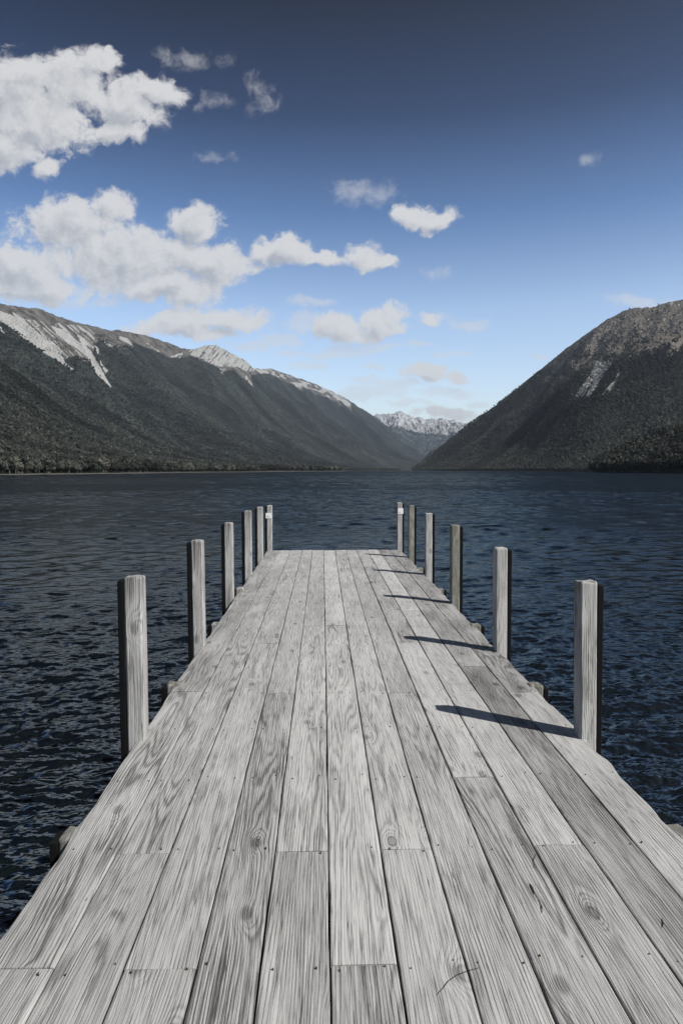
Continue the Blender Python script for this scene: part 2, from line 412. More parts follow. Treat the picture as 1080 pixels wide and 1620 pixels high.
# nails: two per board over every joist, all as one part
NV, NF = [], []
for y in JY:
    for i in range(12):
        for fx in (.17, .83):
            if rnd.random() < .12: continue
            cx_ = XS[i] + (XS[i + 1] - XS[i]) * (fx + rnd.uniform(-.05, .05)); cy_ = y + rnd.uniform(-.028, .028)
            rr = rnd.uniform(.0018, .0034); b0 = len(NV)
            for k in range(6): NV.append((cx_ + rr * math.cos(k * 1.047), cy_ + rr * 1.3 * math.sin(k * 1.047), .0052))
            for k in range(6): NV.append((cx_ + rr * math.cos(k * 1.047), cy_ + rr * 1.3 * math.sin(k * 1.047), -.01))
            NF.append(tuple(b0 + k for k in range(6)))
            for k in range(6): NF.append((b0 + k, b0 + 6 + k, b0 + 6 + (k + 1) % 6, b0 + (k + 1) % 6))
nails = mesh_obj('nail', NV, NF, M_NAIL, jetty); unparent_fix(nails); tag(nails, kind='stuff')
# dark holes and splits worn through the boards
HV, HF = [], []
def crack(pts, wd):
    P = [deck_pt(*p) for p in pts]; b0 = len(HV)
    n = len(P)
    for k, p in enumerate(P):
        t = P[min(k + 1, n - 1)] - P[max(k - 1, 0)]; t = t / np.linalg.norm(t); nn = np.array([-t[1], t[0], 0])
        w_ = .45 * wd * math.sin(math.pi * (k + .25) / (n - .5)) + .0006
        for s_ in (-1, 1): HV.append(tuple(p + nn * s_ * w_ + np.array([0, 0, .0054])))
    for k in range(n - 1): HF.append((b0 + 2 * k, b0 + 2 * k + 2, b0 + 2 * k + 3, b0 + 2 * k + 1))
crack([(690, 1577), (700, 1566), (708, 1555), (722, 1545), (740, 1538), (758, 1533)], .0022)
crack([(838, 1400), (841, 1406), (845, 1416)], .008)
crack([(852, 1425), (856, 1436), (857, 1446)], .0035)
crack([(848, 1352), (843, 1362), (845, 1372), (852, 1380)], .002)
crack([(668, 1118), (672, 1122), (675, 1127)], .006)
crack([(1046, 1455), (1048, 1462), (1047, 1469)], .004)
crack([(612, 1073), (613, 1078)], .004)
crack([(549, 1020), (551, 1026), (553, 1032)], .004)
crack([(403, 1140), (406, 1146)], .005)
crack([(136, 1426), (139, 1423)], .004)
holes = mesh_obj('split', HV, HF, M_MARK, jetty); unparent_fix(holes); tag(holes, kind='stuff')

# ------------------------------------------------------------------ posts
def post_mesh(w, d, z0, z1, chamf, lean, seed, rough_top=0.0, round_top=False, nz=26):
    rg = random.Random(seed)
    V, Fs, Gr_, To_ = [], [], [], []
    c = chamf
    ring = [(c, 0), (w * .33, 0), (w * .66, 0), (w - c, 0), (w, c), (w, d * .5), (w, d - c), (w - c, d), (w * .5, d), (c, d), (0, d - c), (0, d * .5), (0, c)]
    per = []; acc_ = 0
    for k in range(len(ring)):
        per.append(acc_); a, b_ = ring[k], ring[(k + 1) % len(ring)]; acc_ += math.hypot(a[0] - b_[0], a[1] - b_[1])
    zs = list(np.linspace(z0, z1 - .02, nz)); rr = rg.uniform(0, 10); n = len(ring)
    lv = [(z, 1.0) for z in zs] + ([(z1 - .008, .97), (z1 - .002, .86), (z1, .70)] if round_top else [(z1 - .007, .985), (z1, .90)])
    for z, sc in lv:
        q = (z - 0) / max(z1, .01)
        lx, ly = (lean[0] * max(z, 0), lean[1] * max(z, 0))
        for k, (x, y) in enumerate(ring):
            wv_ = (float(vnoise(np.array([z * 4.]), np.array([k * 3.1 + seed]), 2)) - .5) * .004
            tz = 0
            if z > z1 - .012 and rough_top: tz = rg.uniform(-rough_top, rough_top * .4)
            V.append((w / 2 + (x - w / 2) * sc + lx + wv_, d / 2 + (y - d / 2) * sc + ly + wv_ * .5, z + tz))
            Gr_.append((per[k] + rr, z, rr)); To_.append(.5 + (-.16 if z > z1 - .07 else 0) + (float(fbm(np.array([z * 3.]), np.array([seed * 3.3 + k * .25]), 12, 3)) - .5) * .5)
    for j in range(len(lv) - 1):
        for k in range(n):
            Fs.append((j * n + k, j * n + (k + 1) % n, (j + 1) * n + (k + 1) % n, (j + 1) * n + k))
    b0 = (len(lv) - 1) * n
    V.append((w / 2 + lean[0] * z1, d / 2 + lean[1] * z1, z1 + (.004 if round_top else -.001))); Gr_.append((w / 2 + rr, z1 + .05, rr)); To_.append(.4)
    for k in range(n): Fs.append((b0 + k, b0 + (k + 1) % n, len(V) - 1))
    Fs.append(tuple(range(n))[::-1])
    return V, Fs, Gr_, To_
def bevel_box(name, x0, x1, y0, y1, z0, z1, mat, parent, lean=(0, 0), bw=.006):
    V = [(x + lean[0] * max(z, 0), y + lean[1] * max(z, 0), z) for x, y, z in box_v(x0, x1, y0, y1, z0, z1)]
    o = mesh_obj(name, V, BF, mat, parent)
    bv = o.modifiers.new('b', 'BEVEL'); bv.width = bw; bv.segments = 3; bv.limit_method = 'NONE'
    return o
PW_, PD_ = .104, .112
def make_post(side, bpx, bpy_, topx, topy, label, group, name='mooring_post', seed=1, mat=None, rough=.004, rnd_top=True, plate=None, fend=.038, stub_z=None, cat='post', w=PW_):
    base = deck_pt(bpx, bpy_)                    # inner front corner on the deck
    Yf = base[1]
    if stub_z is None:
        d = pix_dir(topx, topy); k = Yf / d[1]; top = d * k + np.array([0, 0, H])
        z1 = float(top[2]); lx = float((top[0] - base[0]) / z1)
    else: z1, lx = stub_z, 0
    root = empty(name, (float(base[0]) + (0 if side > 0 else -w), float(Yf), 0))
    tag(root, label, cat, group)
    V, Fs, g_, t_ = post_mesh(w, PD_, -3.2, z1, .011, (lx, 0), seed, rough, rnd_top)
    mesh_obj('timber', V, Fs, mat or M_POST, root, attrs={'grain': ('FLOAT_VECTOR', g_), 'tone': ('FLOAT', t_)})
    if fend:
        fx0, fx1 = (w + .001, w + fend) if side > 0 else (-fend, -.001)
        bevel_box('fender_strip', fx0, fx1, .004, PD_ - .004, -1.2, z1 - .022, M_RUB, root, (lx, 0))
        for zb in (z1 - .09, z1 - .45) if stub_z is None else ():
            xb = (w + fend) if side > 0 else -fend
            bevel_box('bolt', xb - .001 if side > 0 else xb - .008, xb + .008 if side > 0 else xb + .001, PD_ / 2 - .011 + 0, PD_ / 2 + .011, zb, zb + .022, M_NAIL, root, (lx, 0), .003)
    if plate:
        x0, x1, y0, y1 = plate
        d = pix_dir([x0, x1], [y1, y0]); pts = d * (Yf / d[:, 1:2]) + np.array([0, 0, H])
        ox = root.location.x
        pl = bevel_box('plate', pts[0, 0] - ox, pts[1, 0] - ox, -.007, -.001, pts[0, 2], pts[1, 2], M_SIGN, root, (0, 0), .002)
        sx = pts[0, 0] - ox; sz = pts[0, 2]; ww = pts[1, 0] - pts[0, 0]
        a = [(sx + ww * .26, sz + ww * .22), (sx + ww * .34, sz + ww * .20), (sx + ww * .52, sz + ww * .44), (sx + ww * .46, sz + ww * .47), (sx + ww * .25, sz + ww * .33)]
        Vm = [(p[0], -.0085, p[1]) for p in a] + [(p[0], -.0072, p[1]) for p in a]
        n_ = len(a)
        mk = mesh_obj('mark', Vm, [tuple(range(n_)), tuple(range(n_, 2 * n_))[::-1]] + [(k, n_ + k, n_ + (k + 1) % n_, (k + 1) % n_) for k in range(n_)], M_MARK, pl)
    return root
GL = 'mooring posts along the left edge of the jetty'; GR = 'mooring posts along the right edge of the jetty'
make_post(-1, 229, 1172, 223.5, 913, 'tall grey post nearest the camera on the left side, with a splintered flat top', GL, seed=11, rough=.008, rnd_top=False)
make_post(-1, 323, 1023, 320, 855, 'second post from the camera on the left side, pale with a neatly chamfered top', GL, seed=12)
make_post(-1, 369, 945, 367.5, 827, 'third post from the camera on the left side, blotchy face and bright inner edge', GL, seed=13, rough=.006)
make_post(-1, 398, 912, 397, 808, 'fourth post on the left side, smooth pale face with fluted edge and rounded top', GL, seed=14)
make_post(-1, 416, 885, 415.3, 802, 'fifth post on the left side, standing just before the one with a white plate', GL, seed=15)
make_post(-1, 430.5, 871, 430.3, 799.5, 'farthest post on the left side at the jetty end, carrying a small white plate', GL, seed=16, plate=(420.3, 429.2, 811.5, 820.2))
make_post(1, 917, 1170, 917.5, 921, 'thick post nearest the camera on the right side, torn uneven top, casting the longest shadow', GR, seed=21, rough=.010, rnd_top=False)
make_post(1, 783.5, 1031.5, 784, 867, 'second post on the right side, pale clean timber with an oval knot halfway up', GR, seed=22, w=.106)
make_post(1, 713.5, 955.5, 713.5, 831, 'third post on the right side, darker and stained green brown with lichen', GR, seed=23, mat=M_POSTM, rough=.006, rnd_top=False)
make_post(1, 672.8, 910, 673, 812, 'fourth post on the right side, grey and streaked with a nicked top', GR, seed=24, rough=.008, rnd_top=False)
make_post(1, 646, 882.5, 646.3, 799.5, 'fifth post on the right side, weathered, standing next before the far right post', GR, seed=25, mat=M_POSTM)
make_post(1, 628, 869.5, 628, 795, 'farthest post on the right side at the jetty end, carrying a small white plate', GR, seed=26, plate=(629, 637.6, 804.2, 813.2))
GS = 'cut off pile tops level with the deck'
def stub(side, dy, z, label, seed, mat=None, **kw):
    sx = (-.657 if side < 0 else .955)
    make_post(side, VX + sx * dy, VY + dy, 0, 0, label, GS, name='pile', seed=seed, mat=mat, stub_z=z, cat='pile', **kw)
stub(-1, 580, -.006, 'short cut pile beside the left edge nearest the camera, worn dark top', 31, M_POSTM, rough=.006, rnd_top=True)
stub(-1, 342, .012, 'short cut pile between the first and second left posts, chipped top', 32, M_POSTM, rough=.008, rnd_top=False)
stub(-1, 244, .004, 'short cut pile between the second and third left posts, pale top', 33, rough=.003)
stub(-1, 190, .03, 'short cut pile between the third and fourth left posts, rounded light top', 34, rough=.004)
stub(1, 575, -.012, 'short cut pile at the right edge of the picture, split pale top', 35, M_POSTM, rough=.004, rnd_top=False)
stub(1, 343, .008, 'short dark cut pile between the first and second right posts', 36, M_POSTM, rough=.006)
stub(1, 246, .008, 'short dark cut pile between the second and third right posts', 37, M_POSTM, rough=.006)
stub(1, 188, .0, 'short dark cut pile between the third and fourth right posts', 38, M_POSTM)
stub(1, 156, .01, 'short dark cut pile between the fourth and fifth right posts', 39, M_POSTM)

# ------------------------------------------------------------------ lake
HW = H - WZ
fr = np.radians(np.linspace(-36, 40, 900))
bk = np.radians(np.linspace(40, 324, 72))[1:-1]
ang = np.concatenate([fr, bk])
rr_ = [HW * F / 1500]
while rr_[-1] < 26000:
    r0 = rr_[-1]; st = r0 * r0 / (HW * F) * (.8 if r0 < 600 else 1.5)
    if r0 < 30: st = min(st, .13)
    elif r0 < 80: st = min(st, .26)
    elif r0 < 260: st = min(st, .6)
    elif r0 < 520: st = min(st, 1.5)
    st = min(max(st, .006), r0 * .06 if r0 > 520 else 9)
    rr_.append(r0 + st)
rad = np.array(rr_)
A, R = np.meshgrid(ang, rad)
X = R * np.sin(A); Y = R * np.cos(A)
DR = np.gradient(rad)[:, None]; DA = np.maximum(R * math.radians(76 / 900), 1e-4)
DA = DA.copy(); DA[:, 900:] *= 50
Z = np.zeros_like(X)
rs = np.random.RandomState(5)
gust = 0.55 + 0.9 * fbm(X / 13, Y / 22, 77, 4)
near = R < 700
Xn, Yn = X[near], Y[near]; Rn = R[near]
res = np.maximum(np.broadcast_to(DR, X.shape), DA)[near]
Zn = np.zeros_like(Xn)
wx = (fbm(Xn * 1.4, Yn * 1.4, 41, 3) - .5) * .35; wy = (fbm(Xn * 1.4, Yn * 1.4, 43, 3) - .5) * .35
cl = Rn < 60
for k in range(120):
    lam = float(np.exp(rs.uniform(math.log(.06), math.log(1.3))))
    th = math.radians(97 + rs.normal() * 38)
    kk = 2 * math.pi / lam
    am = .0054 * lam * (lam / .22) ** -.45 * rs.uniform(.5, 1.4)
    p0 = rs.uniform(0, 6.28)
    ph = kk * ((Xn[cl] + wx[cl] * .5) * math.cos(th) + (Yn[cl] + wy[cl] * .5) * math.sin(th)) + p0
    fade = np.clip((lam / res[cl] - 2.5) / 2.5, 0, 1)
    Zn[cl] += am * fade * (np.sin(ph) + .3 * np.cos(2 * ph))
for k in range(80):
    lam = float(np.exp(rs.uniform(math.log(.7), math.log(9))))
    th = math.radians(97 + rs.normal() * 34)
    kk = 2 * math.pi / lam
    fade = np.clip((lam / res - 2.5) / 2.5, 0, 1) * np.clip((Rn - (6 + 2.2 * lam) * lam) / (8 * lam), 0, 1)
    Zn += .0042 * lam * rs.uniform(.5, 1.4) * fade * np.sin(kk * (Xn * math.cos(th) + (Yn + wy * 2) * math.sin(th)) + rs.uniform(0, 6.28))
Z[near] = Zn * gust[near]
Z += WZ
nr, nc = X.shape
idx = np.arange(nr * nc).reshape(nr, nc)
nxt = np.roll(idx, -1, axis=1)
Fq = np.stack([idx[:-1], nxt[:-1], nxt[1:], idx[1:]], -1).reshape(-1, 4)[:, ::-1]
Vw = np.stack([X, Y, Z], -1).reshape(-1, 3)
# close the small disc under the camera
ctr = len(Vw); Vw = np.vstack([Vw, [0, 0, WZ]])
M_W, T, b = new_mat('lake_water')
geo = T.n('ShaderNodeNewGeometry'); pos = geo.outputs['Position']
px_, py_, pz_ = T.sep(pos)
dist = T.v('LENGTH', pos)
b.inputs['Base Color'].default_value = (0.006, 0.009, 0.013, 1)
b.inputs['Roughness'].default_value = 0.06
b.inputs['IOR'].default_value = 1.33
b.inputs['Specular IOR Level'].default_value = 0.32
n1 = T.noise(T.comb(T.m('MULTIPLY', px_, .8), T.m('MULTIPLY', py_, 1.25), 0), 6.5, 3.0, 0.6, 0.3)
n2 = T.noise(T.comb(T.m('MULTIPLY', px_, .7), T.m('MULTIPLY', py_, 1.3), 3), 1.7, 4.0, 0.62, 0.3)
n3 = T.noise(T.comb(T.m('MULTIPLY', px_, .5), T.m('MULTIPLY', py_, 1.2), 7), 0.35, 5.0, 0.7, 0.2)
far1 = T.ss(dist, 12, 45); far2 = T.ss(dist, 40, 220)
calm = T.ss(T.noise(T.comb(T.m('MULTIPLY', px_, .004), T.m('MULTIPLY', py_, .016), 1), 1.0, 4.0, 0.6), 0.35, 0.62, .55, 1.15)
hh = T.m('ADD', T.m('MULTIPLY', n1, .020), T.m('MULTIPLY', T.m('MULTIPLY', n2, .15), far1))
hh = T.m('ADD', hh, T.m('MULTIPLY', T.m('MULTIPLY', n3, .75), far2))
n4 = T.noise(T.comb(T.m('MULTIPLY', px_, .6), py_, 11), 0.07, 5.0, 0.6, 0.2)
hh = T.m('ADD', hh, T.m('MULTIPLY', T.m('MULTIPLY', n4, 3.2), T.ss(dist, 120, 500)))
hh = T.m('MULTIPLY', hh, calm)
bp = T.n('ShaderNodeBump'); bp.inputs['Strength'].default_value = 1.0; bp.inputs['Distance'].default_value = 1.0
T.set(bp.inputs['Height'], hh)
M_W.node_tree.nodes.remove(b)
df = T.n('ShaderNodeBsdfDiffuse'); df.inputs['Color'].default_value = (0.0045, 0.007, 0.0075, 1); T.set(df.inputs['Normal'], bp.outputs[0])
gl = T.n('ShaderNodeBsdfGlossy'); gl.inputs['Color'].default_value = (0.205, 0.222, 0.218, 1); gl.inputs['Roughness'].default_value = 0.06; T.set(gl.inputs['Normal'], bp.outputs[0])
fz = T.n('ShaderNodeFresnel'); fz.inputs['IOR'].default_value = 1.33; T.set(fz.inputs['Normal'], bp.outputs[0])
mx = T.n('ShaderNodeMixShader'); T.set(mx.inputs[0], fz.outputs[0]); M_W.node_tree.links.new(df.outputs[0], mx.inputs[1]); M_W.node_tree.links.new(gl.outputs[0], mx.inputs[2])
M_W.node_tree.links.new(mx.outputs[0], [n for n in M_W.node_tree.nodes if n.type == 'OUTPUT_MATERIAL'][0].inputs[0])
water = mesh_obj('lake_water', Vw, Fq, M_W, smooth=True)
tag(water, kind='structure')

# ------------------------------------------------------------------ mountains
def interp(px, pts):
    p = np.array(pts, float); return np.interp(px, p[:, 0], p[:, 1])
def in_poly(x, y, poly):
    c = np.zeros(x.shape, bool); n = len(poly)
    for i in range(n):
        x0, y0 = poly[i]; x1, y1 = poly[i - 1]
        if y0 == y1: continue
        c ^= ((y0 > y) != (y1 > y)) & (x < (x1 - x0) * (y - y0) / (y1 - y0) + x0)
    return c
def terrain(name, sil, ridge, shore, p, nx, nt, mat, seed=0, spur=60., spl=700., rock_fn=None, jag=1.0, back=.45, bump=6., sh_z=0.3, ridge_axis=(.36, .93)):
    x0, x1 = sil[0][0], sil[-1][0]
    px = np.linspace(x0, x1, nx)
    sy = interp(px, sil)
    def smooth(a_, wpx):
        k = max(1, int(wpx / (x1 - x0) * nx)); ker = np.hanning(2 * k + 3); ker /= ker.sum()
        return np.convolve(np.pad(a_, k + 1, mode='reflect', reflect_type='odd'), ker, 'valid')
    sj = (fbm(px / 7, px * 0 + seed, seed, 4) - .5) * jag * 3
    sy = smooth(sy, 5)
    d = pix_dir(px, sy); ax = d[:, 0] / d[:, 1]; av = d[:, 2] / d[:, 1]
    Yr = ridge(px) if callable(ridge) else smooth(interp(px, ridge), 60)
    Ys = smooth(interp(px, shore), 60)
    hr = np.maximum(av * Yr + H - WZ, 2.0); jh = -sj / F * Yr
    tf = np.linspace(0, 1, nt) ** .75
    tb = np.linspace(0, 1, 24)[1:]
    T_ = tf[:, None]
    Yf = Ys + (Yr - Ys) * T_
    prof = T_ ** p
    Zf = sh_z * (1 - T_) + hr * prof
    Xf = ax * Yf
    sa = Xf * ridge_axis[0] + Yf * ridge_axis[1]; sb = Xf * ridge_axis[1] - Yf * ridge_axis[0]
    n = ridged(sa / spl + fbm(sa / 900, sb / 900, seed + 5, 3) * .6, sb / (spl * 2.6), seed, 5) - .55
    crag = ridged(sa / 150, sb / 150, seed + 40, 5) - .55
    Zf = Zf + crag * bump * 5 * np.clip((T_ - .45) * 3, 0, 1) * np.clip((1 - T_) * 9, .0, 1)
    env = np.sin(np.pi * np.clip(T_, 0, 1) ** 1.3) ** .8
    Zf = Zf + jh * np.clip(T_, 0, 1) ** 14
    Zf = Zf + n * spur * 2 * env * np.clip(hr / 400, .05, 1.3)
    fine = fbm(sa / 45, sb / 90, seed + 9, 4) - .5
    Zf = Zf + fine * bump * 2 * np.clip(T_ * 5, 0, 1) * np.clip((1 - T_) * 6, .15, 1)
    Zf = np.maximum(Zf, sh_z)
    Yb = Yr + (Yr * back) * tb[:, None]; Xb = ax * Yb
    Zb = jh * (1 - tb[:, None]) ** 4 + hr * (1 - tb[:, None] ** 1.3) - 6 * tb[:, None] + (fbm(Xb / 300, Yb / 300, seed, 4) - .5) * 60 * tb[:, None] * (1 - tb[:, None])
    Xa = np.vstack([ax * (Ys - 12)[None], Xf, Xb]); Ya = np.vstack([(Ys - 12)[None], Yf, Yb]); Za = np.vstack([np.full((1, nx), -3.0), Zf, Zb]) + WZ
    V = np.stack([Xa, Ya, Za], -1)
    qx, qy = world_pix(V)
    nr = V.shape[0]
    idx = np.arange(nr * nx).reshape(nr, nx)
    Fq = np.stack([idx[:-1, :-1], idx[:-1, 1:], idx[1:, 1:], idx[1:, :-1]], -1).reshape(-1, 4)
    rock = np.zeros_like(qx); scree = np.zeros_like(qx); snow = np.zeros_like(qx)
    if rock_fn:
        wxn = (fbm(Xa / 90, Ya / 90 + Za / 40, seed + 2, 5, .6) - .5); wyn = (fbm(Xa / 90, Ya / 90 + Za / 40, seed + 3, 5, .6) - .5)
        rock, scree, snow = rock_fn(qx, qy, wxn, wyn, Za)
    o = mesh_obj(name, V.reshape(-1, 3), Fq, mat, smooth=True, attrs={'rock': ('FLOAT', rock), 'scree': ('FLOAT', scree), 'snow': ('FLOAT', snow)})
    tag(o, kind='structure')
    return dict(V=V[1:1 + nt], ax=ax, rock=rock[1:1 + nt], scree=scree[1:1 + nt], nt=nt, nx=nx, qx=qx[1:1 + nt], qy=qy[1:1 + nt])

def mountain_mat(name, forest_a, forest_b, rock_a, rock_b, scree_c, size):
    m, T, b = new_mat(name)
    pos = T.n('ShaderNodeNewGeometry').outputs['Position']
    sc1 = T.noise(pos, 1 / size, 3.0, .65); sc2 = T.noise(pos, 1 / (size * 14), 5.0, .6)
    vo = T.n('ShaderNodeTexVoronoi'); T.set(vo.inputs['Vector'], pos); vo.inputs['Scale'].default_value = 1 / (size * 1.1)
    cr_ = T.sep(vo.outputs['Color'])[0]
    f = T.m('ADD', T.m('MULTIPLY', cr_, .5), T.m('MULTIPLY', sc1, .6))
    f = T.m('ADD', f, T.m('MULTIPLY', T.m('SUBTRACT', sc2, .5), .9))
    fc = T.mix(T.ss(f, .25, .95), forest_a, forest_b)
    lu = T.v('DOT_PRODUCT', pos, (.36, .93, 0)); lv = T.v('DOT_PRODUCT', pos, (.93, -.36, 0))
    painted_folds = T.noise(T.comb(T.m('DIVIDE', lu, 200.0), T.m('DIVIDE', lv, 1100.0), 0), 1.0, 4.0, .6)
    fc = T.v('SCALE', fc, T.ss(painted_folds, .34, .64, .46, 1.4))  # light and shade of slope folds painted into the forest colour
    rn = T.noise(pos, 1 / 60, 8.0, .7)
    rc = T.mix(T.ss(rn, .35, .65), rock_a, rock_b)
    sn = T.noise(T.v('MULTIPLY', pos, (1, 1, .35)), 1 / 35, 7.0, .7)
    scc = T.mix(T.ss(sn, .3, .7), tuple(k * .72 for k in scree_c), scree_c)
    wn_ = T.noise(pos, 1 / 40, 6.0, .7)
    def thr(an):
        a = T.attr(an, 'Fac'); return T.ss(T.m('ADD', a, T.m('MULTIPLY', T.m('SUBTRACT', wn_, .5), .55)), .42, .58)
    c = T.mix(thr('rock'), fc, rc); c = T.mix(thr('scree'), c, scc); c = T.mix(thr('snow'), c, (.40, .41, .43))
    T.set(b.inputs['Base Color'], c); b.inputs['Roughness'].default_value = .95; b.inputs['Specular IOR Level'].default_value = .1
    bp = T.n('ShaderNodeBump'); bp.inputs['Distance'].default_value = size * .8; bp.inputs['Strength'].default_value = .9
    hgt = T.m('ADD', T.m('SUBTRACT', 1.0, vo.outputs['Distance']), sc1)
    T.set(bp.inputs['Height'], hgt); T.set(b.inputs['Normal'], bp.outputs[0])
    return m
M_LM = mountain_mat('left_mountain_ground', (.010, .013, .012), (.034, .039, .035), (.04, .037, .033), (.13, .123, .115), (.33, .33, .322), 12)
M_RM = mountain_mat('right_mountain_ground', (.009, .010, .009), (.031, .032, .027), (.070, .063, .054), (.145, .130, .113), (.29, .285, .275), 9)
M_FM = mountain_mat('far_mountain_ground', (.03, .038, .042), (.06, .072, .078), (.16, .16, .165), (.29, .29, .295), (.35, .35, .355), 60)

def line_ridge(P0x, P0y, dxr, dyr):
    def f(px):
        d = pix_dir(px, px * 0 + 600); a = d[:, 0] / d[:, 1]
        k = (P0x - P0y * a) / (dyr * a - dxr)
        return P0y + dyr * k
    return f
# scree fans and bare rock of the nearest left ridge
A_ROCK = [(-620, 260), (-40, 440), (0, 470), (50, 480), (130, 505), (180, 518), (222, 538), (216, 550), (190, 548), (160, 538), (150, 545), (146, 560), (150, 572), (130, 570), (120, 562), (108, 566), (100, 574), (60, 552), (22, 522), (0, 512), (-40, 500), (-300, 440), (-620, 370)]
A_SCR = [[(-40, 470), (0, 492), (18, 498), (50, 520), (80, 545), (96, 562), (104, 575), (117, 585), (113, 586), (92, 571), (70, 557), (45, 541), (22, 522), (0, 507), (-40, 490)],
         [(20, 494), (35, 502), (60, 525), (85, 545), (78, 545), (50, 525), (28, 508)],
         [(100, 522), (116, 532), (130, 545), (142, 553), (150, 566), (162, 585), (170, 600), (178, 613), (173, 611), (158, 597), (148, 583), (140, 567), (128, 556), (112, 545), (90, 530), (80, 515)],
         [(128, 530), (133, 540), (139, 555), (135, 556), (129, 545), (126, 533)],
         [(150, 545), (156, 552), (158, 560), (155, 560), (150, 550)], [(158, 566), (164, 580), (172, 586), (168, 590), (160, 578)],
         [(165, 540), (180, 547), (176, 549), (164, 543)], [(0, 516), (8, 528), (6, 530), (-2, 520)],
         [(190, 532), (218, 543), (214, 549), (188, 537)]]
def a_rock(qx, qy, wx_, wy_, z):
    x = qx + wx_ * 9; y = qy + wy_ * 9
    r = in_poly(x, y, A_ROCK).astype(float); s = np.zeros_like(r)
    for P in A_SCR: s = np.maximum(s, in_poly(qx + wx_ * 4, qy + wy_ * 4, P))
    st = fbm((qx - qy * 1.1) / 3.0, (qx + qy) / 40, 9, 3)
    s = np.maximum(s, (r > 0) * (st > .56) * (qx < 150) * (qy > 500 + qx * .12) * .9)
    r = np.maximum(r, s); return r, s * 1.0, s * 0
B_ROCK = [(160, 510), (300, 540), (340, 535), (400, 570), (420, 590), (400, 592), (396, 598), (402, 610), (397, 610), (384, 598), (372, 585), (360, 586), (352, 592), (346, 582), (325, 572), (300, 562), (288, 566), (270, 568), (250, 556), (215, 545), (170, 535)]
B_SCR = [[(300, 552), (340, 544), (385, 566), (412, 582), (398, 588), (384, 584), (372, 580), (350, 580), (322, 569), (300, 560)], [(384, 590), (392, 596), (402, 611), (396, 608)], [(348, 582), (356, 584), (351, 591)], [(228, 540), (256, 556), (250, 556)], [(268, 566), (290, 557), (286, 566)]]
def b_rock(qx, qy, wx_, wy_, z):
    r = in_poly(qx + wx_ * 9, qy + wy_ * 9, B_ROCK).astype(float); s = np.zeros_like(r)
    for P in B_SCR: s = np.maximum(s, in_poly(qx + wx_ * 6, qy + wy_ * 6, P))
    s = s * (fbm((qx + qy * .8) / 2.2, (qx - qy) / 22, 19, 3) > .36)
    return np.maximum(r, s), s, s * 0
C_SIL = [(380, 590), (405, 583), (430, 583), (460, 594), (500, 608), (530, 622), (550, 632), (570, 645), (600, 665), (630, 690), (650, 703), (672, 717), (700, 742)]
def c_rock(qx, qy, wx_, wy_, z):
    top = interp(qx, C_SIL)
    dd = qy - top + wy_ * 14
    teeth = 12 + 10 * (fbm((qx - (qy - top) * .9) / 9, qx * 0, 3, 2) - .4)
    r = ((dd < teeth) & (qx < 556)).astype(float)
    s = ((dd < teeth * .8) & (dd > 1.0) & (qx < 554)).astype(float) * (fbm(qx / 12, (qy - top) / 6, 8, 3) > .42)
    return r, s, s * 0
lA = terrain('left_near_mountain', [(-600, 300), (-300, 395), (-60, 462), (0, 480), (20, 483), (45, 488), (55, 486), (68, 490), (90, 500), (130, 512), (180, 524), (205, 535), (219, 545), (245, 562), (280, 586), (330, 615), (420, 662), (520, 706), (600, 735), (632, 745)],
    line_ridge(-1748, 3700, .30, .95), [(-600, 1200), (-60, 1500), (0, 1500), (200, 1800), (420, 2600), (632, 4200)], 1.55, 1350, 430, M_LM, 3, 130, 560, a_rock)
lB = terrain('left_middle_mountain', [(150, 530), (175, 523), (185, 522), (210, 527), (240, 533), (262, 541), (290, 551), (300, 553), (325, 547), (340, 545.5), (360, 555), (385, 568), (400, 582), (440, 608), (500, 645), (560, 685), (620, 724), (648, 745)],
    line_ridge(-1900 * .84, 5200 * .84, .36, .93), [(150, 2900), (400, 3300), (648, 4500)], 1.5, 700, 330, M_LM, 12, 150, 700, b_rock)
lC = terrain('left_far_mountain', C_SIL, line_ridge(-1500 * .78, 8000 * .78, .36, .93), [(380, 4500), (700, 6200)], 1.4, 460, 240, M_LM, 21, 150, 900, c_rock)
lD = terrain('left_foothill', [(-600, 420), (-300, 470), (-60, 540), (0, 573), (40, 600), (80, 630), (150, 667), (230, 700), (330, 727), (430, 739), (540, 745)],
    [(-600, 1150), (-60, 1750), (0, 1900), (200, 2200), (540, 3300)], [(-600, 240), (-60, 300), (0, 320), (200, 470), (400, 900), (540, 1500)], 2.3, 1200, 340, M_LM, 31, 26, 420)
def r_rock(qx, qy, wx_, wy_, z):
    top = interp(qx, R_SIL)
    lim = interp(qx, [(740, -10), (800, 8), (860, 26), (940, 56), (1000, 70), (1080, 70), (1200, 90)])
    n = fbm(qx / 14, qy / 10, 5, 4)
    r = np.clip(.5 + (lim - (qy - top)) / 55 + (n - .5) * 1.7, 0, 1) * .9
    s = (r > .5) * (fbm(qx / 6, (qy + qx * .3) / 4, 15, 4) > .72)
    return r, s * .58, s * 0
R_SIL = [(652, 745), (662, 738), (690, 714), (715, 692), (740, 672), (765, 655), (790, 636), (820, 612), (845, 592), (870, 572), (900, 547), (930, 526), (960, 505), (985, 492), (1006, 487), (1025, 487), (1050, 480), (1080, 473), (1150, 466), (1400, 440), (1750, 430)]
rA = terrain('right_mountain', R_SIL, [(652, 3900), (800, 3500), (1080, 2900), (1150, 2800), (1750, 2000)], [(652, 3500), (720, 2900), (800, 2400), (940, 1900), (1150, 1500), (1750, 1100)], 1.25, 1400, 400, M_RM, 41, 70, 430, r_rock, ridge_axis=(.75, -.66))
